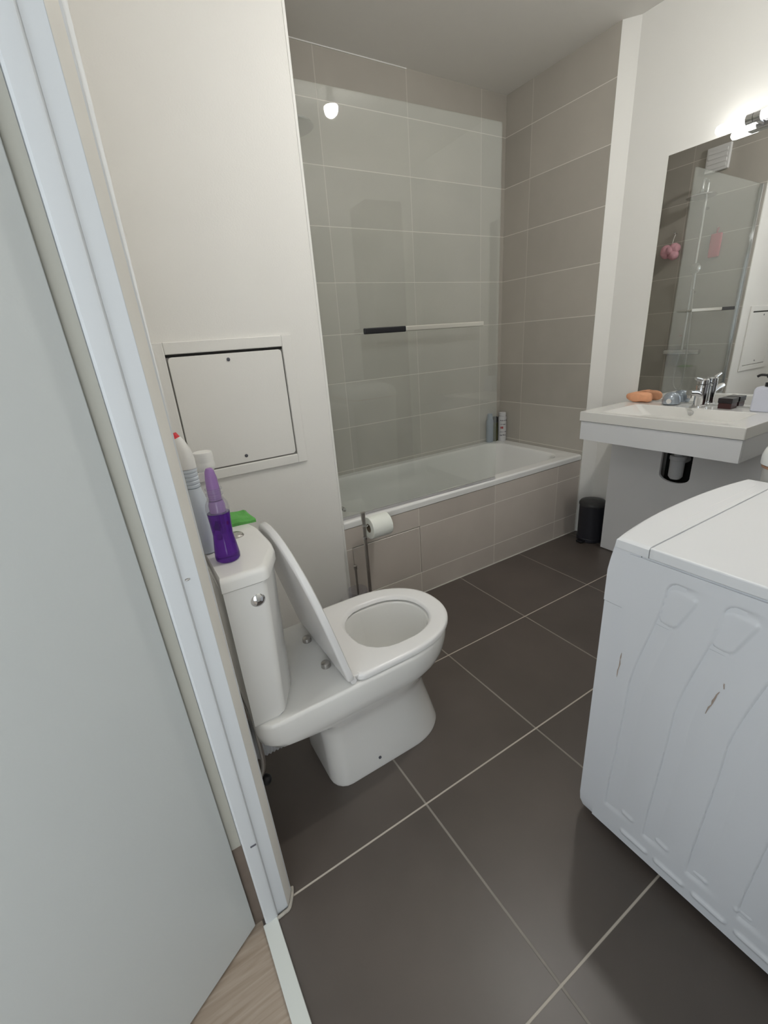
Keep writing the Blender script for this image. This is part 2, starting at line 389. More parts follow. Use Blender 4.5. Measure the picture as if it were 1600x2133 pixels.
# unseen hall window, added to send soft cool fill light through the doorway
wi = struct('fill_window_1', join(box(-3.999, -3.96, -3.05, -1.45, .30, .36), box(-3.999, -3.96, -3.05, -1.45, 2.14, 2.2), box(-3.999, -3.96, -3.05, -2.99, .36, 2.14), box(-3.999, -3.96, -1.51, -1.45, .36, 2.14), box(-3.999, -3.96, -2.28, -2.22, .36, 2.14)), M_plastic, 'added unseen fill window at the end of the hall', 'fill window', bev=.004)
link('fill_window_pane', join(box(-3.995, -3.985, -2.99, -2.28, .36, 2.14), box(-3.995, -3.985, -2.22, -1.51, .36, 2.14)), HALL_FILL, wi)

wi = struct('fill_window_2', join(box(-3.85, -2.42, -3.299, -3.26, .30, .36), box(-3.85, -2.42, -3.299, -3.26, 2.14, 2.2), box(-3.85, -3.79, -3.299, -3.26, .36, 2.14), box(-2.48, -2.42, -3.299, -3.26, .36, 2.14), box(-3.165, -3.105, -3.299, -3.26, .36, 2.14)), M_plastic, 'added unseen fill window in the side wall of the hall', 'fill window', bev=.004)  # second unseen window, added as fill for surfaces facing the hall end
link('fill_window_pane', join(box(-3.79, -3.165, -3.295, -3.285, .36, 2.14), box(-3.105, -2.48, -3.295, -3.285, .36, 2.14)), HALL_FILL2, wi)

# ------------------------------------------------------------------ bathtub
BX0, BX1, BY0, BY1, BZ = -1.610, -.001, -.684, -.0005, .503
t = thing('bathtub', 'white built-in bathtub with a tiled front under the shower screen', 'bathtub', (-.8, -.34, 0))
def rr_(ins, z, r, back=None): return at(rrect(BX0 + ins, BX1 - ins, BY0 + ins, BY1 - ins, r, 8), z)
def ri(l, rt, f, bk, z, r): return at(rrect(BX0 + l, BX1 - rt, BY0 + f, BY1 - bk, r, 8), z)
tub = loft([ri(.0, .0, .006, .0, .468, .004), ri(.0, .0, .0, .0, .472, .005), ri(.0, .0, .0, .0, .492, .005), ri(.002, .002, .004, .002, .5, .006), ri(.006, .006, .012, .006, .503, .01),
            ri(.06, .085, .060, .050, .503, .11), ri(.066, .093, .066, .056, .498, .11), ri(.072, .10, .071, .06, .485, .11),
            ri(.085, .135, .085, .075, .38, .12), ri(.10, .20, .10, .09, .22, .13), ri(.125, .25, .125, .115, .14, .13), ri(.18, .32, .18, .17, .115, .12)], cap0=False)
link('tub', tub, M_acrylic, t, ang=50)
AX0, AX1, AZ0, AZ1 = -1.578, -1.2105, .120, .3695
ap = [box(BX0, AX0 - .002, -.676, -.655, 0, .468), box(AX1 + .002, -.004, -.676, -.655, 0, .468), box(AX0 - .002, AX1 + .002, -.676, -.655, AZ1 + .0055, .468), box(AX0 - .002, AX1 + .002, -.676, -.655, 0, AZ0 - .001)]
ap = [([(x, y - .006 if y < -.66 else y, z) for x, y, z in g[0]], g[1]) for g in ap]
link('tiled_front', join(*ap), M_apron, t)
h = link('inspection_tile', box(AX0, AX1, -.681, -.665, AZ0 + .0005, AZ1), M_apron, t, bev=.001); h['label'] = 'loose inspection tile with a dark gap above it'
link('gap_backing', box(AX0 - .004, AX1 + .004, -.660, -.657, AZ0 - .01, AZ1 + .01), M_dark, t)
link('silicone_bead', join(box(BX0, -.004, -.685, -.682, 0, .004), box(-.004, -.0002, -.686, -.68, 0, .468)), M_filler, t)
link('drain', lathe((-1.40, -.34, .1155), [(.001, 0), (.034, 0), (.034, .003), (.028, .005), (.001, .003)], 24), M_chrome, t)
link('overflow', lathe((-1.535, -.34, .40), [(.001, 0), (.032, 0), (.032, .006), (.026, .011), (.001, .011)], 24, 'x'), M_chrome, t)

# shower screen
GX0, GX1, GY = -1.606, -.711, -.655
def swing(g, a=math.radians(-1.4)):          # the screen stands a little open on its wall hinge
    c_, s_ = math.cos(a), math.sin(a)
    return [(GX0 + (x - GX0) * c_ - (y - GY) * s_, GY + (x - GX0) * s_ + (y - GY) * c_, z) for x, y, z in g[0]], g[1]
t = thing('shower_screen', 'clear glass shower screen standing on the front rim of the bathtub', 'shower screen', (GX0, GY, .503))
go = rrect(GX0 + .005, GX1, .515, 2.012, .006, 3)
link('glass_pane', swing(loft([[(x, y, z) for x, z in go] for y in (GY - .003, GY + .003)])), M_glass, t, ang=20)
link('wall_profile', join(box(GX0 - .0045, GX0 + .0045, GY - .011, GY + .011, .5045, 2.015)), M_chrome, t, bev=.002)
link('bottom_seal', swing(box(GX0 + .005, GX1, GY - .0045, GY + .0045, .5035, .516)), M_clear, t)
b = link('towel_bar', swing(join(rbox(-1.25, -.838, GY - .046, GY - .036, 1.254, 1.273, .003), cyl((-.875, GY - .04, 1.263), (-.875, GY - .003, 1.263), .006), cyl((-1.40, GY - .036, 1.263), (-1.40, GY - .003, 1.263), .006))), M_bar_pale, t)
g = link('bar_dark_reflection', swing(rbox(-1.441, -1.25, GY - .047, GY - .035, 1.252, 1.274, .004)), M_black, t); g['label'] = 'dark reflection in the towel bar, done as a black section'  # dark reflection in the chrome bar, built as a black piece
for z in (.555,): link('hinge_knob', cyl((GX0 + .015, GY - .012, z), (GX0 + .015, GY + .012, z), .009), M_chrome, t)

# shower fittings on the alcove's left wall
t = thing('shower_set', 'chrome overhead shower with riser rail on the tiled left end wall', 'shower', (-1.611, -.34, 1.05))
SY = -.34
link('riser_rail', tube(smooth_path([(-1.565, SY, .98), (-1.565, SY, 1.6), (-1.565, SY, 2.06), (-1.55, SY, 2.105), (-1.51, SY, 2.115), (-1.495, SY, 2.09), (-1.495, SY, 2.045)]), .010), M_chrome, t)
link('rain_head', lathe((-1.495, SY, 2.008), [(.001, 0), (.088, 0), (.094, .004), (.092, .010), (.05, .022), (.018, .034), (.012, .05), (.001, .05)], 40), M_chrome, t)
for z in (1.95, 1.40): link('wall_bracket', cyl((-1.611, SY, z), (-1.565, SY, z), .010), M_chrome, t)
link('mixer_valve', join(cyl((-1.565, SY - .13, .97), (-1.565, SY + .13, .97), .021), cyl((-1.611, SY - .075, .97), (-1.565, SY - .075, .97), .016), cyl((-1.611, SY + .075, .97), (-1.565, SY + .075, .97), .016)), M_chrome, t)
link('hand_shower', join(lathe((-1.545, SY - .02, 1.56), [(.001, 0), (.03, .002), (.036, .012), (.02, .02), (.001, .022)], 24, 'x'), tube([(-1.54, SY - .02, 1.55), (-1.55, SY - .02, 1.42)], .011)), M_chrome, t)
link('shower_hose', tube(smooth_path([(-1.55, SY - .02, 1.42), (-1.53, SY - .05, 1.1), (-1.53, SY - .06, .78), (-1.54, SY - .03, .68), (-1.545, SY + .02, .75), (-1.558, SY + .01, .96)]), .0065), M_chrome_dull, t)

def blob(c, r, n, jit, seed):
    rnd = random.Random(seed); gs = []
    for k in range(n):
        d = V((rnd.uniform(-1, 1), rnd.uniform(-1, 1), rnd.uniform(-1, 1))).normalized() * r * .55
        gs.append(sphere((c[0] + d.x * jit[0], c[1] + d.y * jit[1], c[2] + d.z * jit[2]), r * rnd.uniform(.42, .6), 14, 8))
    return join(*gs)
t = thing('bath_puff', 'pink mesh bath puff hanging on the tiled left end wall, seen in the mirror', 'bath puff', (-1.611, -.145, 1.72))
link('mesh_ball', blob((-1.555, -.150, 1.705), .062, 16, (.8, 1.2, 1), 3), M_pink, t)
link('hanging_cord', tube(smooth_path([(-1.60, -.145, 1.83), (-1.575, -.147, 1.79), (-1.558, -.15, 1.74)]), .0025, 6), M_cap, t)
link('hook', join(cyl((-1.611, -.145, 1.83), (-1.588, -.145, 1.83), .005), sphere((-1.588, -.145, 1.832), .008)), M_chrome, t)
t = thing('wash_mitt', 'rose red wash mitt hanging beside the riser rail, seen in the mirror', 'wash mitt', (-1.611, -.435, 1.72))
link('mitt', rbox(-1.606, -1.584, -.475, -.400, 1.62, 1.775, .01), M_redcloth, t, sub=1)
link('loop', tube(smooth_path([(-1.595, -.437, 1.77), (-1.60, -.432, 1.80), (-1.603, -.437, 1.815), (-1.60, -.442, 1.80), (-1.595, -.437, 1.77)], 4), .002, 6), M_redcloth, t)
link('hook', cyl((-1.611, -.437, 1.812), (-1.592, -.437, 1.812), .004), M_chrome, t)
t = thing('air_vent', 'square white air vent high on the tiled left end wall, seen in the mirror', 'air vent', (-1.611, -.36, 2.235))
link('vent_frame', rbox(-1.611, -1.588, -.435, -.285, 2.165, 2.315, .006), M_plastic, t)
link('vent_cover', join(*[rbox(-1.589, -1.582, -.42, -.30, 2.18 + .03 * k, 2.20 + .03 * k, .002, 2) for k in range(4)]), M_plastic, t)

# toiletries in the corner of the bath
t = thing('shampoo_bottle', 'grey-blue bottle at the left of the trio in the bath corner, behind the glass', 'bottle', (-.120, -.030, BZ), 'bottles in the bath corner')
c = (-.120, -.030, BZ)
link('body', lathe(c, [(.001, 0), (.021, 0), (.024, .006), (.024, .145), (.019, .16), (.001, .161)]), M_blueb, t)
link('cap', lathe(c, [(.001, .1605), (.017, .1605), (.018, .168), (.017, .198), (.001, .2)]), M_blueb, t)
t = thing('shower_gel_bottle', 'slim olive bottle with black cap between two bottles in the bath corner', 'bottle', (-.070, -.027, BZ), 'bottles in the bath corner')
c = (-.070, -.027, BZ)
link('body', lathe(c, [(.001, 0), (.019, 0), (.022, .006), (.022, .125), (.019, .132), (.001, .133)]), M_olive, t)
link('cap', lathe(c, [(.001, .1325), (.019, .1325), (.02, .138), (.019, .163), (.015, .172), (.001, .174)]), M_black, t)
t = thing('lotion_bottle', 'white printed bottle at the right of the trio in the bath corner', 'bottle', (-.0295, -.058, BZ), 'bottles in the bath corner')
c = (-.0295, -.058, BZ)
link('body', lathe(c, [(.001, 0), (.026, 0), (.028, .006), (.028, .165), (.024, .172), (.001, .173)]), M_wbot, t)
link('cap', lathe(c, [(.001, .1725), (.023, .1725), (.025, .178), (.024, .198), (.001, .201)]), M_wbot, t)
def arc_label(c, r, z0, z1, a0, a1, n=8):
    o = [[(c[0] + (r + k) * math.cos(a0 + (a1 - a0) * i / n), c[1] + (r + k) * math.sin(a0 + (a1 - a0) * i / n), c[2] + z) for z in (z0, z1)] for i in range(n + 1) for k in (.0008,)]
    vs = [p for q in o for p in q]; fs = [(2 * i, 2 * i + 2, 2 * i + 3, 2 * i + 1) for i in range(n)]
    return vs, fs
def scribble(c, r, z, h, a0, a1, seed, n):
    rnd = random.Random(seed); gs = []; a = a0
    for k in range(n):
        w = (a1 - a0) / n * rnd.uniform(.55, .95)
        gs.append(arc_label(c, r, z + rnd.uniform(-.002, .002), z + h * rnd.uniform(.6, 1), a, a + w, 3)); a += (a1 - a0) / n
    return join(*gs)
A0, A1 = math.radians(195), math.radians(300)
for z, h, a1, sd_, n in ((.142, .008, A1, 1, 5), (.116, .006, A1 - .3, 2, 4), (.064, .006, A1, 3, 6), (.04, .008, A1 - .2, 4, 5)):
    l = link('printed_line', scribble(c, .028, z, h, A0, a1, sd_, n), M_ink, t, recalc=False); l['label'] = 'dark blurred print on the bottle'
l = link('emblem', scribble(c, .0282, .088, .016, A0 + .1, A0 + .9, 5, 3), M_inkr, t, recalc=False); l['label'] = 'small red print on the bottle'

# ------------------------------------------------------------------ access hatch
t = thing('access_hatch', 'square white access hatch with two screws on the wall over the toilet', 'access hatch', (-1.965, -.684, .81))
HX0, HX1, HZ0, HZ1 = -2.152, -1.778, .848, 1.226
fo = [(-2.200, .808), (-1.735, .808), (-1.735, 1.268), (-2.200, 1.268)]
g_ = .005
link('hatch_frame', join(box(-2.200, HX0 - g_, -.694, -.684, .808, 1.268), box(HX1 + g_, -1.735, -.694, -.684, .808, 1.268), box(HX0 - g_, HX1 + g_, -.694, -.684, .808, HZ0 - g_), box(HX0 - g_, HX1 + g_, -.694, -.684, HZ1 + g_, 1.268)), M_wall, t, bev=.0025)
link('gap_backing', box(HX0 - g_, HX1 + g_, -.6855, -.684, HZ0 - g_, HZ1 - .004), M_gap, t)
link('top_gap', box(HX0 - g_, HX1 + g_, -.6856, -.6841, HZ1 - .004, HZ1 + g_), M_dark, t)
ho = rrect(HX0, HX1, HZ0, HZ1 - .0035, .012, 5)
link('hatch_door', loft([[(x, y, z) for x, z in ho] for y in (-.6855, -.6915)]), M_wall, t, bev=.0015)
for z in (.872, 1.203):
    link('screw', lathe((-1.966, -.6928, z), [(.001, -.0012), (.004, -.0010), (.006, 0), (.006, .0018), (.001, .0018)], 16, 'y'), M_ink, t)

# ------------------------------------------------------------------ toilet
YC = -1.288
t = thing('toilet', 'white close-coupled toilet with its lid raised', 'toilet', (-1.90, YC, 0))
def D(xb, xf, hw, rr, fl, z, ex=2.25): return at(dshape(xb, xf, YC, hw, rr, fl, ex=ex), z)
pan = [D(-2.052, -1.632, .122, .05, .15, 0), D(-2.055, -1.630, .124, .05, .15, .012), D(-2.056, -1.652, .120, .05, .15, .09), D(-2.058, -1.672, .118, .05, .15, .16), D(-2.062, -1.682, .120, .05, .15, .205),
       D(-2.066, -1.680, .126, .05, .16, .235), D(-2.078, -1.664, .140, .05, .18, .260), D(-2.10, -1.642, .153, .05, .20, .282), D(-2.165, -1.624, .164, .05, .22, .300), D(-2.218, -1.607, .173, .05, .23, .317),
       D(-2.234, -1.598, .1785, .05, .24, .338), D(-2.238, -1.592, .1805, .05, .24, .365), D(-2.238, -1.590, .1805, .05, .24, .391), D(-2.236, -1.592, .178, .05, .24, .399), D(-2.232, -1.597, .173, .05, .235, .402),
       D(-1.915, -1.642, .112, .09, .14, .401), D(-1.912, -1.645, .109, .09, .14, .394), D(-1.905, -1.650, .106, .09, .14, .36), D(-1.892, -1.662, .098, .085, .13, .30), D(-1.872, -1.690, .080, .07, .10, .245), D(-1.850, -1.722, .056, .05, .07, .205), D(-1.835, -1.745, .040, .035, .05, .185)]
link('pan', loft(pan), M_ceramic, t, ang=60)
link('water', lathe((-1.787, YC, .214), [(.001, 0), (.052, 0), (.052, .0006), (.001, .0006)], 28), pane_mat('water', (.93, .96, .95), .02), t)
link('bowl_jet_rim', join(tube(smooth_path([(-1.885, YC + .06, .372), (-1.90, YC, .372), (-1.885, YC - .06, .372)]), .006, 8)), M_ceramic, t)
seat = [D(-1.972, -1.583, .174, .03, .235, .4035), D(-1.974, -1.581, .1775, .03, .235, .406), D(-1.974, -1.581, .1775, .03, .235, .416), D(-1.972, -1.584, .174, .03, .235, .421), D(-1.967, -1.592, .166, .03, .23, .423),
        D(-1.912, -1.630, .125, .10, .145, .4215), D(-1.905, -1.637, .118, .10, .14, .417), D(-1.902, -1.640, .1145, .10, .14, .409), D(-1.905, -1.637, .118, .10, .14, .4035)]
sv, sf = loft(seat, False, False)
n_ = len(seat[0]); b_ = (len(seat) - 1) * n_
sf += [(b_ + i, b_ + (i + 1) % n_, (i + 1) % n_, i) for i in range(n_)]
link('seat', (sv, sf), M_plastic, t, ang=45)
# lid: shallow dish, raised and leaning on the cistern
LH = V((-1.987, YC, .408)); ax = V((-.0955, 0, .392)).normalized(); nx = V((ax.z, 0, -ax.x))
def lidloop(ins, w):
    return [tuple(LH + ax * (x - ins * 0) + V((0, y, 0)) + nx * w) for x, y in [(p[0], p[1]) for p in dshape(0 + ins, .424 - ins, 0, .179 - ins, max(.025 - ins, .005), .25 - ins, ex=2.25)]]
lid = loft([lidloop(.012, -.008), lidloop(.004, -.007), lidloop(0, -.003), lidloop(0, .008), lidloop(.003, .0105), lidloop(.009, .0105), lidloop(.012, .007), lidloop(.016, -.001)])
link('lid', lid, M_plastic, t, ang=50)
for y in (YC - .155, YC - .06, YC + .06, YC + .155):
    link('seat_hinge', join(cyl((-1.982, y - .019, .414), (-1.982, y + .019, .414), .0085), rbox(-1.988, -1.960, y - .012, y + .012, .4115, .4225, .003)), M_plastic, t)
for y in (YC - .063, YC + .073):
    k = link('hinge_bolt', lathe((-2.012, y, .4015), [(.001, .016), (.008, .0155), (.0125, .012), (.0135, .004), (.0135, 0), (.001, 0)], 24), M_chrome_dull, t); k['label'] = 'round dull chrome bolt cap behind the lid'
def cis(ins, z, xf=0):
    yc = YC; hw = .1785 - ins; x0 = -2.243 + ins * .3; xc = -2.146 - ins + xf; xt = -2.096 - ins + xf
    out = [(x0, yc - hw), ]
    out = []
    # sides straight, chamfered corner, gently bowed front
    pts = [(x0, yc + hw)]
    pts += [(x0, yc), (x0, yc - hw)]
    pts += [(x0 + .05, yc - hw), (xc - .012, yc - hw), (xc - .003, yc - hw + .003), (xc + .004, yc - hw + .010)]
    for k in range(9):
        a = -1 + 2 * k / 8
        pts.append((xt - (xt - xc - .026) * abs(a) ** 4, yc + a * (hw - .052)))
    pts += [(xc + .004, yc + hw - .010), (xc - .003, yc + hw - .003), (xc - .012, yc + hw), (x0 + .05, yc + hw)]
    return at(pts, z)
cs = loft([cis(.022, .4015), cis(.018, .41, .002), cis(.012, .55), cis(.008, .70), cis(.006, .772)])
link('cistern', cs, M_ceramic, t, ang=28)
cl = loft([cis(.004, .7735), cis(.0, .777), cis(0, .795), cis(.003, .803), cis(.010, .808)])
link('cistern_lid', cl, M_ceramic, t, ang=40)
fb = link('flush_button', lathe((-2.160, YC + .028, .808), [(.001, .006), (.016, .006), (.019, .004), (.021, 0), (.001, 0)], 28), M_chrome_dull, t)
sb = link('side_cap', lathe((-2.176, YC - .1685, .733), [(.001, -.0085), (.006, -.0080), (.011, -.0062), (.015, -.0035), (.017, -.0005), (.017, .002), (.001, .002)], 28, 'y'), M_chrome, t); sb['label'] = 'round chrome cap on the cistern side'
ridge = [(-2.052 - .012 * k, YC - .03, .245 - .002 * k) for k in range(16)]
wp = []
for k in range(40):
    x = -2.05 - .2 * k / 39; wp.append(((x, YC, .215), .052 + (.004 if k % 2 else 0) if k > 8 else .056))
link('waste_pipe', tube([p for p, r in wp], .05, 20, [r for p, r in wp]), M_hose, t)
link('floor_bolt', lathe((-1.905, YC - .1235, .042), [(.001, -.002), (.0045, -.002), (.005, .003), (.001, .003)], 12, 'y'), M_ink, t)
link('water_feed', tube(smooth_path([(-2.262, YC - .13, .20), (-2.235, YC - .13, .25), (-2.232, YC - .125, .36), (-2.225, YC - .11, .40)]), .006, 8), M_chrome_dull, t)
link('feed_valve', join(cyl((-2.268, YC - .13, .20), (-2.235, YC - .13, .20), .010), sphere((-2.236, YC - .13, .20), .014)), M_black, t)

# ------------------------------------------------------------------ things on the cistern (top at .808)
CT = .8082
c = (-2.2035, -1.378, CT)
t = thing('cleaner_bottle', 'purple cleaner bottle with a lilac cap on the cistern', 'bottle', c)
link('body', lathe(c, [(.001, .0), (.022, 0), (.0255, .004), (.026, .012), (.0235, .035), (.0205, .06), (.0215, .085), (.023, .108), (.001, .109)]), M_purple, t)
link('clear_shoulder', lathe(c, [(.001, .1095), (.0232, .1095), (.0235, .118), (.022, .128), (.018, .136), (.001, .1365)]), M_clear, t)
link('inner_neck', lathe(c, [(.001, .1100), (.016, .1100), (.0165, .125), (.0135, .135), (.001, .136)]), M_lilac, t)
link('neck_rings', lathe(c, [(.001, .137), (.0165, .137), (.0165, .1405), (.014, .1415), (.014, .1455), (.0175, .147), (.0175, .1505), (.014, .152), (.014, .157), (.017, .1585), (.017, .161), (.001, .162)]), M_clear, t)
link('cap', lathe(c, [(.001, .1365), (.0125, .1365), (.013, .15), (.0125, .165), (.0115, .182), (.009, .197), (.006, .203), (.001, .204)]), M_lilac, t)

c = (-2.231, -1.293, CT)
t = thing('toilet_cleaner_bottle', 'tall pale grey bottle with ribbed neck and red tip beside the door frame', 'bottle', c)
def ob(c, prof, ex=1.0, ey=1.0, n=28):
    v, f = lathe((0, 0, 0), prof, n); return [(c[0] + x * ex, c[1] + y * ey, c[2] + z) for x, y, z in v], f
link('body', ob(c, [(.001, 0), (.024, 0), (.027, .004), (.028, .03), (.027, .09), (.023, .12), (.018, .14), (.0165, .148), (.001, .149)], .95, 1.35), M_bottle, t)
rb = [(.001, .149)]
for k in range(5): rb += [(.0150, .149 + .0085 * k), (.0165, .151 + .0085 * k), (.0165, .155 + .0085 * k), (.0145, .157 + .0085 * k)]
rb += [(.001, .1915)]
link('ribbed_neck', ob(c, rb), M_bottle, t)
link('cap', tube([(c[0], c[1], c[2] + .1915), (c[0], c[1], c[2] + .21), (c[0] - .002, c[1], c[2] + .228), (c[0] - .006, c[1] + .002, c[2] + .246), (c[0] - .010, c[1] + .004, c[2] + .257)], .015, 20, [.0165, .017, .0155, .0125, .010]), M_cap, t)
k = link('tip', tube([(c[0] - .0102, c[1] + .004, c[2] + .2575), (c[0] - .0135, c[1] + .005, c[2] + .268)], .009, 16, [.0095, .007]), M_red, t)
k = link('sticker', arc_label((c[0], c[1], c[2]), .030, .058, .068, -1.55, -.55), M_red, t, recalc=False); k['label'] = 'small red mark on the bottle'

c = (-2.185, -1.205, CT)
t = thing('spray_bottle', 'bottle with a waisted round white top standing behind the purple bottle', 'bottle', c)
link('body', lathe(c, [(.001, 0), (.023, 0), (.025, .005), (.025, .12), (.02, .145), (.014, .158), (.001, .159)]), M_clear, t)
link('cap', lathe(c, [(.001, .159), (.018, .159), (.0215, .163), (.0235, .171), (.0225, .179), (.0215, .182), (.0225, .187), (.0225, .2), (.021, .204), (.001, .205)], 36), M_cap, t)
link('inner_tube', cyl((c[0], c[1], CT + .006), (c[0], c[1], CT + .158), .0025, 8), M_cap, t)

def cloth(x0, x1, y0, y1, z, h, seed, n=10):
    rnd = random.Random(seed); vs = []; fs = []
    ph = [rnd.uniform(0, 6) for _ in range(4)]
    for s_ in (0, 1):
        for i in range(n + 1):
            for j in range(n + 1):
                u, v = i / n, j / n
                w = .0018 * math.sin(7 * u + ph[0]) + .0018 * math.sin(6 * v + 3 * u + ph[1])
                e = min(u, v, 1 - u, 1 - v); th = h * (1 - .55 * max(0, 1 - e / .12) ** 2)
                vs.append((x0 + (x1 - x0) * u + .003 * math.sin(5 * v + ph[2]), y0 + (y1 - y0) * v + .003 * math.sin(4 * u + ph[3]), z + (max(0.0006, th + w) if s_ else 0)))
    N1 = (n + 1) * (n + 1); id_ = lambda s_, i, j: s_ * N1 + i * (n + 1) + j
    for i in range(n):
        for j in range(n):
            fs.append((id_(1, i, j), id_(1, i + 1, j), id_(1, i + 1, j + 1), id_(1, i, j + 1)))
            fs.append((id_(0, i, j), id_(0, i, j + 1), id_(0, i + 1, j + 1), id_(0, i + 1, j)))
    for i in range(n):
        fs.append((id_(0, i, 0), id_(0, i + 1, 0), id_(1, i + 1, 0), id_(1, i, 0))); fs.append((id_(0, i + 1, n), id_(0, i, n), id_(1, i, n), id_(1, i + 1, n)))
        fs.append((id_(0, 0, i + 1), id_(0, 0, i), id_(1, 0, i), id_(1, 0, i + 1))); fs.append((id_(0, n, i), id_(0, n, i + 1), id_(1, n, i + 1), id_(1, n, i)))
    return vs, fs
tag(link('cleaning_cloth', cloth(-2.165, -2.092, -1.20, -1.112, CT, .013, 2), M_green, None, (-2.13, -1.155, CT)), 'folded bright green cloth on the cistern', 'cloth')

# ------------------------------------------------------------------ paper stand, roll, brush
PX, PY = -1.559, -.775
t = thing('toilet_paper_stand', 'thin chrome stand holding a paper roll in front of the bath', 'toilet paper stand', (PX, PY, 0))
link('base_plate', lathe((PX, PY, 0), [(.001, .012), (.07, .012), (.077, .008), (.08, 0), (.001, 0)], 36), M_chrome, t)
link('pole', join(cyl((PX, PY, .012), (PX, PY, .53), .0075), lathe((PX, PY, .53), [(.001, -.002), (.0082, -.002), (.0092, .01), (.0098, .036), (.001, .038)], 24)), M_chrome_dull, t)
for z in (.508, .452): link('collar', lathe((PX, PY, z), [(.001, -.004), (.0098, -.004), (.0098, .004), (.001, .004)], 20), M_chrome, t)
RZ = .489
link('roll_arm', join(tube([(PX, PY, RZ + .0115), (PX + .015, PY, RZ + .0115), (PX + .12, PY, RZ + .0115)], .005), sphere((PX + .122, PY, RZ + .0115), .0065)), M_chrome, t)
link('brush_holder', lathe((PX - .055, PY + .012, .0125), [(.001, 0), (.042, 0), (.044, .01), (.044, .20), (.040, .20), (.040, .012), (.001, .012)], 32), M_clear, t)
c = (PX + .020, PY, RZ)
t = thing('toilet_roll', 'white paper roll on the arm of the chrome stand', 'toilet roll', c)
rl = lathe(c, [(.0195, 0), (.047, 0), (.049, .003), (.049, .092), (.047, .095), (.0195, .095)], 40, 'x')
n = 40; rl = (rl[0], [f for f in rl[1] if len(f) < 10] + [(5 * n + i, 5 * n + (i + 1) % n, (i + 1) % n, i) for i in range(n)])
link('paper', rl, M_paper, t)
co = lathe(c, [(.0175, .0005), (.0192, .0005), (.0192, .0945), (.0175, .0945)], 32, 'x'); n = 32
link('core', (co[0], [f for f in co[1] if len(f) < 10] + [(3 * n + i, 3 * n + (i + 1) % n, (i + 1) % n, i) for i in range(n)]), M_card, t)
c = (PX - .055, PY + .012, .026)
t = thing('toilet_brush', 'toilet brush with a short chrome handle standing in the holder of the paper stand', 'toilet brush', c)
link('handle', lathe(c, [(.001, .08), (.005, .08), (.005, .285), (.0075, .288), (.0075, .305), (.001, .307)], 16), M_chrome_dull, t)
link('bristle_head', lathe(c, [(.001, 0), (.02, .002), (.03, .02), (.032, .06), (.022, .085), (.001, .09)], 24), M_cap, t)

# ------------------------------------------------------------------ washing machine
WX0, WX1, WYB, WZ = -1.530, -.968, -2.435, .820
t = thing('washing_machine', 'white front-loading washing machine with scratched ribbed side', 'washing machine', (-1.25, -2.13, 0))
def wloop(z, dy, ins=0, n=14):
    o = [(WX1 - ins, WYB + ins), (WX0 + ins, WYB + ins)]
    for k in range(n + 1):
        a = -1 + 2 * k / n
        o.append(((WX0 + WX1) / 2 + a * ((WX1 - WX0) / 2 - ins), -1.825 + dy - ins + .024 * (1 - abs(a) ** 2.3)))
    return at(o[::-1], z)
body = loft([wloop(.022, -.012, .010), wloop(.028, -.006, .006), wloop(.045, -.001, .003), wloop(.07, 0, .002), wloop(.66, 0, .002), wloop(.664, 0, .002)])
link('cabinet', body, M_enamel, t, ang=30)
cp = link('control_panel', loft([[(x, max(y, -1.89), z) for x, y, z in l] for l in (wloop(.6655, 0, .001), wloop(.74, 0, .001), wloop(.77, -.004, .001), wloop(.7965, -.009, .001))]), M_enamel, t, ang=30)
link('upper_cabinet', box(WX0 + .002, WX1 - .002, WYB + .002, -1.8915, .6645, .7965), M_enamel, t)
# pressed side sheet
def sstep(a, b, x):
    if a == b: return float(x > a)
    u = min(1, max(0, (x - a) / (b - a))); return u * u * (3 - 2 * u)
def rib(y, z):
    h = 0
    for k in range(6):
        L = -1.948 - .094 * k + .042 * sstep(.77, .46, z) + .010 * sstep(.46, .10, z)
        top = .768 + .0 * k; d = L - y
        if -.004 < d < .075:
            rnd = max(0, .02 - max(0, d)) ; zt = top - (.02 - math.sqrt(max(0, .0004 - rnd * rnd)))
            m = sstep(zt, zt - .005, z) * sstep(.10, .118, z)
            e = sstep(-.0015, .0015, d) * (1 - sstep(.004, .072, d))
            h -= .0052 * e * m
        # small tab at the head of each channel
        yc = -1.966 - .092 * k; w = .021 + .005 * (z - .71) / .04
        dy = abs(y - (yc - .010 * (z - .71) / .04)); dz = abs(z - .712)
        q = math.hypot(max(0, dy - w + .012), max(0, dz - .040 + .012)) - .012
        if q < .004: h += .0034 * sstep(.002, -.002, q)
        # short pips and long dashes near the foot
        q = math.hypot(max(0, abs(y + 1.952 + .078 * k) - .010), (z - .125) * 1.0) - .004
        if q < .004: h += .0034 * sstep(.003, -.003, q)
        q = math.hypot(max(0, abs(y + 1.975 + .080 * k) - .026), z - .066) - .005
        if q < .005: h += .0042 * sstep(.004, -.003, q)
    return h
ny, nz = 240, 200; Y0, Y1, Z0, Z1 = -1.868, WYB + .004, .034, .793
gv = []; gf = []
for i in range(ny + 1):
    for j in range(nz + 1):
        y = Y0 + (Y1 - Y0) * i / ny; z = Z0 + (Z1 - Z0) * j / nz
        gv.append((WX0 - .0015 - rib(y, z), y, z))
for i in range(ny):
    for j in range(nz):
        a = i * (nz + 1) + j; gf.append((a, a + 1, a + nz + 2, a + nz + 1))
b0 = len(gv)
rim = [(0 if i == 0 else ny) * (nz + 1) + (0 if j == 0 else nz) for i, j in ((0, 0), (0, 1), (1, 1), (1, 0))]
gv += [(WX0 + .0015, y, z) for y, z in ((Y0, Z0), (Y0, Z1), (Y1, Z1), (Y1, Z0))]
for q in range(4): gf.append((rim[q], rim[(q + 1) % 4], b0 + (q + 1) % 4, b0 + q))
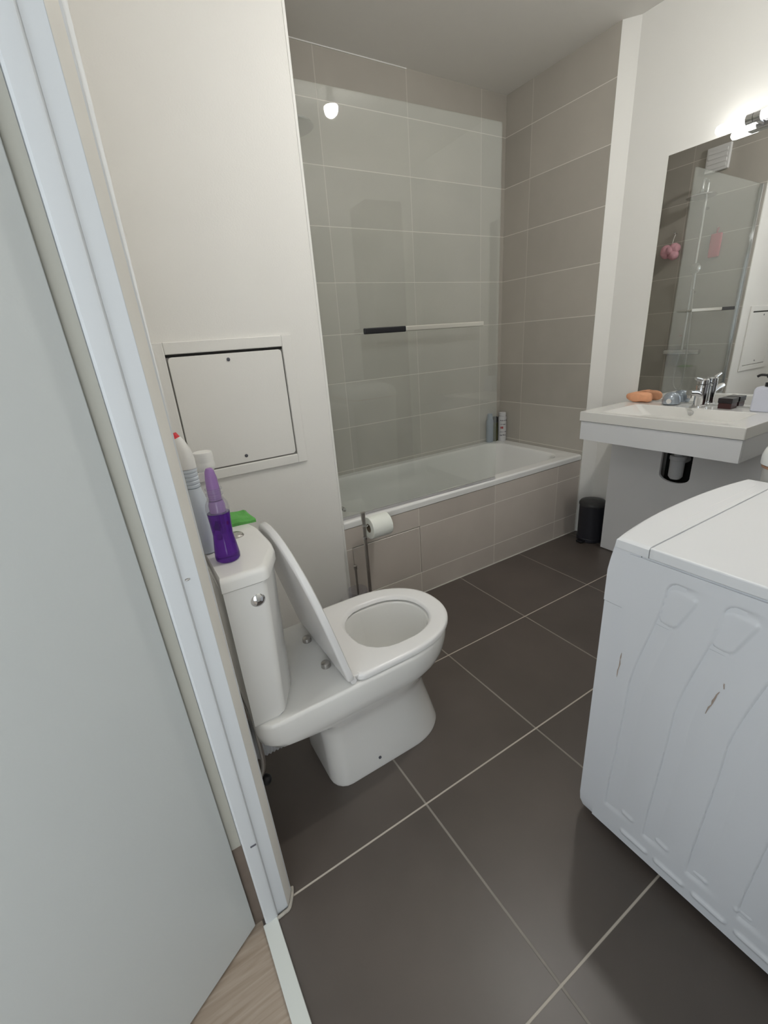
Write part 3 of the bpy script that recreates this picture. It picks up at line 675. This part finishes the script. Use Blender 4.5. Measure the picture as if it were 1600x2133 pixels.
sd = link('side_panel', (gv, gf), M_enamel, t, ang=60, recalc=False); sd['label'] = 'ribbed side sheet with brown scratches'
def scratch(y0, z0, y1, z1, w, seed):
    rnd = random.Random(seed); n = 7; a = []; b = []
    for k in range(n + 1):
        u = k / n; y = y0 + (y1 - y0) * u + rnd.uniform(-.001, .001); z = z0 + (z1 - z0) * u; ww = w * rnd.uniform(.35, 1) * (.3 if k in (0, n) else 1)
        x = WX0 - .0017 - rib(y, z); x2 = WX0 - .0017 - rib(y - ww, z); x = min(x, x2) - .0006
        a.append((x, y + ww / 2, z)); b.append((x, y - ww / 2, z))
    vs = a + b; return vs, [(k, k + 1, n + 1 + k + 1, n + 1 + k) for k in range(n)]
link('rust_scratch', scratch(-2.062, .590, -2.050, .528, .0045, 1), M_rust, sd, recalc=False)
link('rust_scratch', scratch(-2.066, .612, -2.068, .600, .003, 2), M_rust, sd, recalc=False)
link('rust_scratch', scratch(-1.882, .560, -1.880, .492, .0035, 3), M_rust, sd, recalc=False)
# top: front strip and lid with a seam between them
def tl(y0, z, ins):
    return [(x, max(y, y0 + (0 if abs(y - WYB) > 1 else 0)), z) for x, y, z in wloop(z, -.017, ins)]
def clipy(l, lo=None, hi=None): return [(x, (max(y, lo) if lo is not None else y) if hi is None else min(y, hi), z) for x, y, z in l]
SEAM = -1.9045
fs_ = loft([clipy(wloop(.797, -.012, -.001), lo=SEAM), clipy(wloop(.800, -.014, -.002), lo=SEAM), clipy(wloop(.815, -.016, -.002), lo=SEAM), clipy(wloop(.8195, -.017, .002), lo=SEAM), clipy(wloop(.8205, -.017, .008), lo=SEAM)])
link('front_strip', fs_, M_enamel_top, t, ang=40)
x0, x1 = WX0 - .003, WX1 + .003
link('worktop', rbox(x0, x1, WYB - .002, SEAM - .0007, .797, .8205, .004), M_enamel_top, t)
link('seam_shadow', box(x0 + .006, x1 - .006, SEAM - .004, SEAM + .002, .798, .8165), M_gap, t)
link('top_groove', join(rbox(-1.36, x1 - .05, SEAM + .028, SEAM + .0295, .8202, .8208, .0002, 1), rbox(-1.40, -1.06, SEAM + .0105, SEAM + .0118, .8202, .8208, .0002, 1)), M_panel, t)
yf = -1.803; wc = (WX0 + WX1) / 2
dd = link('porthole_door', lathe((wc, yf, .40), [(.001, .012), (.10, .012), (.115, .03), (.15, .034), (.172, .022), (.176, .0), (.001, 0)], 48, 'y'), M_plastic, t)
link('door_glass', lathe((wc, yf, .40), [(.001, .036), (.06, .034), (.095, .026), (.108, .014), (.001, .013)], 40, 'y'), M_black, dd)
link('door_grip', rbox(wc + .150, wc + .172, yf + .02, yf + .036, .36, .44, .004), M_plastic_grey, dd)
link('detergent_drawer', rbox(WX0 + .05, WX0 + .19, -1.835, -1.808, .685, .765, .004), M_plastic, t)
link('program_knob', lathe((wc + .03, -1.806, .725), [(.001, .032), (.022, .032), (.027, .026), (.03, .0), (.001, 0)], 32, 'y'), M_plastic_grey, t)
for x in (WX0 + .05, WX1 - .05):
    for y in (-1.89, WYB + .05):
        link('foot', cyl((x, y, 0), (x, y, .0225), .02), M_black, t)

# laundry hamper beyond the machine
t = thing('laundry_hamper', 'white hamper with a rounded glossy lid and orange-brown seam, right of the washing machine', 'laundry hamper', (-.75, -2.1, 0))
def hl(ins, z, r=.06): return at(rrect(-.947 + ins, -.585 - ins, -2.42 + ins, -1.836 - ins, r, 6), z)
link('tub', loft([hl(.03, 0), hl(.024, .006), hl(.006, .832), hl(.006, .841)]), M_hamper, t)
k = link('seam_band', loft([hl(.005, .8415), hl(.003, .8425), hl(.003, .8485), hl(.005, .8495)]), M_band, t)
link('lid', loft([hl(.006, .850), hl(.0, .852), hl(0, .874), hl(.004, .890), hl(.014, .910), hl(.032, .928), hl(.06, .941, .05), hl(.10, .948, .04)]), M_hamper_lid, t, ang=50)
# tall cabinet, seen as a dim reflection in the shower screen
t = thing('tall_cabinet', 'tall narrow dark grey cabinet against the wall opposite the bath, mirrored in the screen', 'cabinet', (-.415, -2.32, 0))
link('carcass', box(-.56, -.27, -2.459, -2.205, .0, 2.15), M_cab, t, bev=.002)
for z0, z1 in ((.06, 1.02), (1.026, 2.14)):
    d = link('cabinet_door', rbox(-.556, -.274, -2.205, -2.187, z0, z1, .002, 2), M_cab, t)
    link('door_knob', lathe((-.305, -2.187, (z0 + z1) / 2), [(.001, .022), (.011, .021), (.012, .014), (.006, .0), (.001, 0)], 20, 'y'), M_chrome, d)

# ------------------------------------------------------------------ washbasin group
t = thing('washbasin', 'white rectangular washbasin with a boxed white front on the right wall', 'washbasin', (.05, -1.263, .70))
SX0, SX1, SY0, SY1, SZ = -.390, .0495, -1.610, -.920, .833
def sr(f, bk, l, r, z, rad): return at(rrect(SX0 + f, SX1 - bk, SY0 + r, SY1 - l, rad, 6), z)
bas = loft([sr(.004, 0, .004, .004, .7868, .004), sr(0, 0, 0, 0, .789, .005), sr(0, 0, 0, 0, .829, .005), sr(.0012, .0, .0012, .0012, .832, .006), sr(.004, .001, .004, .004, .833, .008),
            sr(.036, .105, .085, .085, .8325, .02), sr(.040, .108, .090, .090, .830, .02), sr(.055, .118, .15, .15, .785, .03), sr(.075, .135, .20, .20, .742, .04), sr(.11, .16, .25, .25, .733, .04)])
link('basin', bas, M_ceramic, t, ang=30)
link('front_board', rbox(SX0 + .004, SX0 + .022, SY0 + .004, SY1 - .008, .697, .7862, .0012, 2), M_fascia, t)
link('side_board', rbox(SX0 + .0225, .0495, SY1 - .026, SY1 - .008, .697, .7862, .0012, 2), M_fascia, t)
link('side_board', rbox(SX0 + .0225, .0495, SY0 + .004, SY0 + .022, .697, .7862, .0012, 2), M_fascia, t)
ov = link('overflow_ring', lathe((SX1 - .113, -1.268, .812), [(.0055, -.004), (.011, -.005), (.0125, -.002), (.0125, .004), (.0055, .004)], 24, 'x'), M_chrome, t)
link('overflow_hole', lathe((SX1 - .113, -1.268, .812), [(.001, -.003), (.006, -.003), (.006, .002), (.001, .002)], 20, 'x'), M_dark, t)
link('drain', lathe((-.165, -1.265, .7335), [(.001, .004), (.024, .003), (.03, 0), (.001, 0)], 24), M_chrome, t)

t = thing('basin_cover_panel', 'pale board under the washbasin with a rounded cut-out around the drain', 'cover panel', (-.09, -1.26, 0))
NY0, NY1, NZ = -1.325, -1.185, .475
notch = [(NY1, .6955)]
for k in range(13):
    a = PI * k / 12; notch.append(((NY0 + NY1) / 2 + (NY1 - NY0) / 2 * math.cos(a), NZ + .035 - .035 * math.sin(a)))
notch.append((NY0, .6955))
ol = [(-.9225, .004), (-.9225, .6955)] + notch + [(-1.600, .6955), (-1.600, .004)]
link('front_panel', loft([[(x, y, z) for y, z in ol] for x in (-.093, -.077)]), M_panel, t, bev=.001)
link('side_panel', box(-.0765, .049, -.9375, -.9225, .004, .695), M_panel, t)
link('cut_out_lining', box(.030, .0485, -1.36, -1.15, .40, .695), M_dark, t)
link('base_gap', box(-.088, -.08, -1.598, -.925, 0, .0038), M_dark, t)
t = thing('drain_trap', 'white bottle trap showing in the black cut-out under the basin', 'drain trap', (-.040, -1.262, .70))
link('trap_cup', lathe((-.060, -1.246, .487), [(.001, 0), (.022, .002), (.031, .015), (.032, .095), (.028, .10), (.001, .10)], 32), M_hose, t)
link('trap_nut', lathe((-.060, -1.246, .585), [(.001, 0), (.035, 0), (.036, .004), (.036, .016), (.034, .02), (.001, .02)], 16), M_hose, t)
link('tail_pipe', cyl((-.060, -1.246, .605), (-.060, -1.246, .729), .019), M_hose, t)
link('outlet_pipe', tube([(-.04, -1.246, .572), (.029, -1.246, .572)], .018), M_hose, t)

tag(link('wall_mirror', box(.044, .0498, -1.605, -.945, .8395, 1.899), M_mirror, None, (.05, -1.275, .84)), 'large frameless mirror standing on the basin ledge', 'mirror')

t = thing('basin_faucet', 'chrome mixer tap on the back ledge of the washbasin', 'tap', (.004, -1.266, SZ))
fy = -1.266; fx = .004
link('tap_body', lathe((fx, fy, SZ), [(.001, 0), (.028, 0), (.028, .004), (.0245, .007), (.024, .085), (.025, .09), (.025, .10), (.001, .102)], 32), M_chrome, t)
link('spout', tube([(fx - .012, fy, SZ + .055), (fx - .06, fy, SZ + .068), (fx - .112, fy, SZ + .074)], .013, 20, [.015, .0135, .0125]), M_chrome, t)
link('aerator', lathe((fx - .103, fy, SZ + .05), [(.001, 0), (.009, 0), (.010, .018), (.001, .018)], 20), M_chrome_dull, t)
link('lever', join(lathe((fx, fy, SZ + .103), [(.001, 0), (.024, 0), (.024, .016), (.019, .023), (.001, .024)], 28), tube([(fx - .005, fy, SZ + .115), (fx - .04, fy, SZ + .126), (fx - .075, fy, SZ + .134)], .006, 14, [.010, .008, .0055])), M_chrome, t)

def lump(c, rx, ry, rz, seed, n=20, m=12, amp=.16):
    rnd = random.Random(seed); ph = [rnd.uniform(0, 6.3) for _ in range(6)]; vs = []; fs = []
    loops = []
    for k in range(m + 1):
        th = PI * k / m; l = []
        for i in range(n):
            a = 2 * PI * i / n
            f = 1 + amp * (math.sin(2 * a + ph[0]) * math.sin(th) + .6 * math.sin(3 * a + 2 * th + ph[1]) * math.sin(th) + .4 * math.sin(5 * a + ph[2]) * math.sin(th))
            sx = math.copysign(abs(math.sin(th)) ** .4, 1)
            l.append((c[0] + rx * f * sx * math.cos(a), c[1] + ry * f * sx * math.sin(a), c[2] + rz - rz * math.copysign(abs(math.cos(th)) ** .7, math.cos(th)) * (1 + .12 * math.sin(3 * a + ph[3]))))
        loops.append(l)
    v, f = loft(loops); zmin = min(p[2] for p in v)
    return [(x, y, z - zmin + c[2]) for x, y, z in v], f
tag(link('bath_sponge', lump((.002, -.985, SZ + .0002), .029, .060, .023, 5, amp=.10), M_orange, None, (.004, -.985, SZ)), 'peach orange sponge at the left end of the basin ledge', 'sponge')
t = thing('soap_dish', 'rounded silvery grey dish beside the tap on the basin ledge', 'soap dish', (.0, -1.142, SZ))
link('dome', lathe((.0, -1.142, SZ), [(.001, 0), (.028, 0), (.038, .005), (.040, .02), (.036, .038), (.025, .052), (.010, .058), (.001, .059)], 36), M_jar, t)
link('ring', lathe((-.034, -1.150, SZ + .020), [(.007, -.006), (.012, -.006), (.013, 0), (.012, .004), (.007, .004)], 24, 'x'), M_chrome, t)
t = thing('small_box', 'small dark box right of the tap on the basin ledge', 'box', (.008, -1.378, SZ))
link('lower_box', rbox(-.020, .036, -1.404, -1.352, SZ + .0002, SZ + .024, .002), M_boxr, t)
link('lid', rbox(-.022, .038, -1.406, -1.350, SZ + .0245, SZ + .046, .002), M_boxd, t)
c = (-.005, -1.520, SZ)
t = thing('soap_dispenser', 'pale lavender soap dispenser with a black pump on the right end of the basin', 'soap dispenser', c)
link('body', loft([at(rrect(c[0] - .028 + i, c[0] + .028 - i, c[1] - .045 + i, c[1] + .045 - i, .012, 5), SZ + z) for i, z in ((.003, .0002), (0, .004), (.001, .088), (.006, .098), (.016, .102))]), M_lav, t)
link('pump_collar', lathe((c[0], c[1], SZ + .102), [(.001, 0), (.016, 0), (.016, .016), (.008, .018), (.0055, .034), (.001, .034)], 24), M_black, t)
link('pump_spout', join(rbox(c[0] - .012, c[0] + .012, c[1] - .012, c[1] + .014, SZ + .136, SZ + .150, .004), tube(smooth_path([(c[0], c[1] + .008, SZ + .145), (c[0] - .002, c[1] + .035, SZ + .147), (c[0] - .003, c[1] + .048, SZ + .140)]), .005, 10)), M_black, t)

# pedal bin
c = (-.037, -.812, 0)
t = thing('pedal_bin', 'small black pedal bin beside the board under the basin', 'pedal bin', c)
link('body', lathe(c, [(.001, 0), (.070, 0), (.074, .004), (.074, .022), (.071, .025), (.0725, .225), (.001, .226)], 40), M_bin, t)
link('lid', lathe(c, [(.001, .226), (.0745, .226), (.0765, .232), (.0755, .240), (.068, .250), (.045, .258), (.001, .262)], 40), M_bin_lid, t)
link('pedal', rbox(c[0] - .103, c[0] - .060, c[1] - .020, c[1] + .022, .006, .016, .004), M_black, t)
link('lid_hinge', rbox(c[0] + .066, c[0] + .082, c[1] - .02, c[1] + .02, .20, .235, .003), M_black, t)

# ------------------------------------------------------------------ camera and world
cam = bpy.data.cameras.new('camera'); co_ = bpy.data.objects.new('camera', cam); COL.objects.link(co_)
roll, pitch, yaw, fpx = -.0765, -.3695, 1.0469, 918.86
cy, sy, cp, sp = math.cos(yaw), math.sin(yaw), math.cos(pitch), math.sin(pitch)
fw = V((cy * cp, sy * cp, sp)); rt = V((sy, -cy, 0)); up = rt.cross(fw)
r2 = rt * math.cos(roll) + up * math.sin(roll); u2 = -rt * math.sin(roll) + up * math.cos(roll)
m3 = Matrix((r2, u2, -fw)).transposed()
co_.matrix_world = Matrix.Translation((-2.3388, -2.3007, 1.2243)) @ m3.to_4x4()
cam.sensor_fit = 'HORIZONTAL'; cam.sensor_width = 36; cam.lens = fpx / 1600 * 36; cam.clip_start = .01
sc.camera = co_
w = bpy.data.worlds.new('world'); sc.world = w; w.use_nodes = True
w.node_tree.nodes['Background'].inputs[0].default_value = (.6, .65, .7, 1); w.node_tree.nodes['Background'].inputs[1].default_value = .05
vs_ = sc.view_settings; vs_.view_transform = 'Standard'; vs_.look = 'None'; vs_.gamma = 1; vs_.exposure = .68; vs_.use_curve_mapping = False
sc.cycles.max_bounces = 14; sc.cycles.transparent_max_bounces = 24; sc.cycles.glossy_bounces = 8
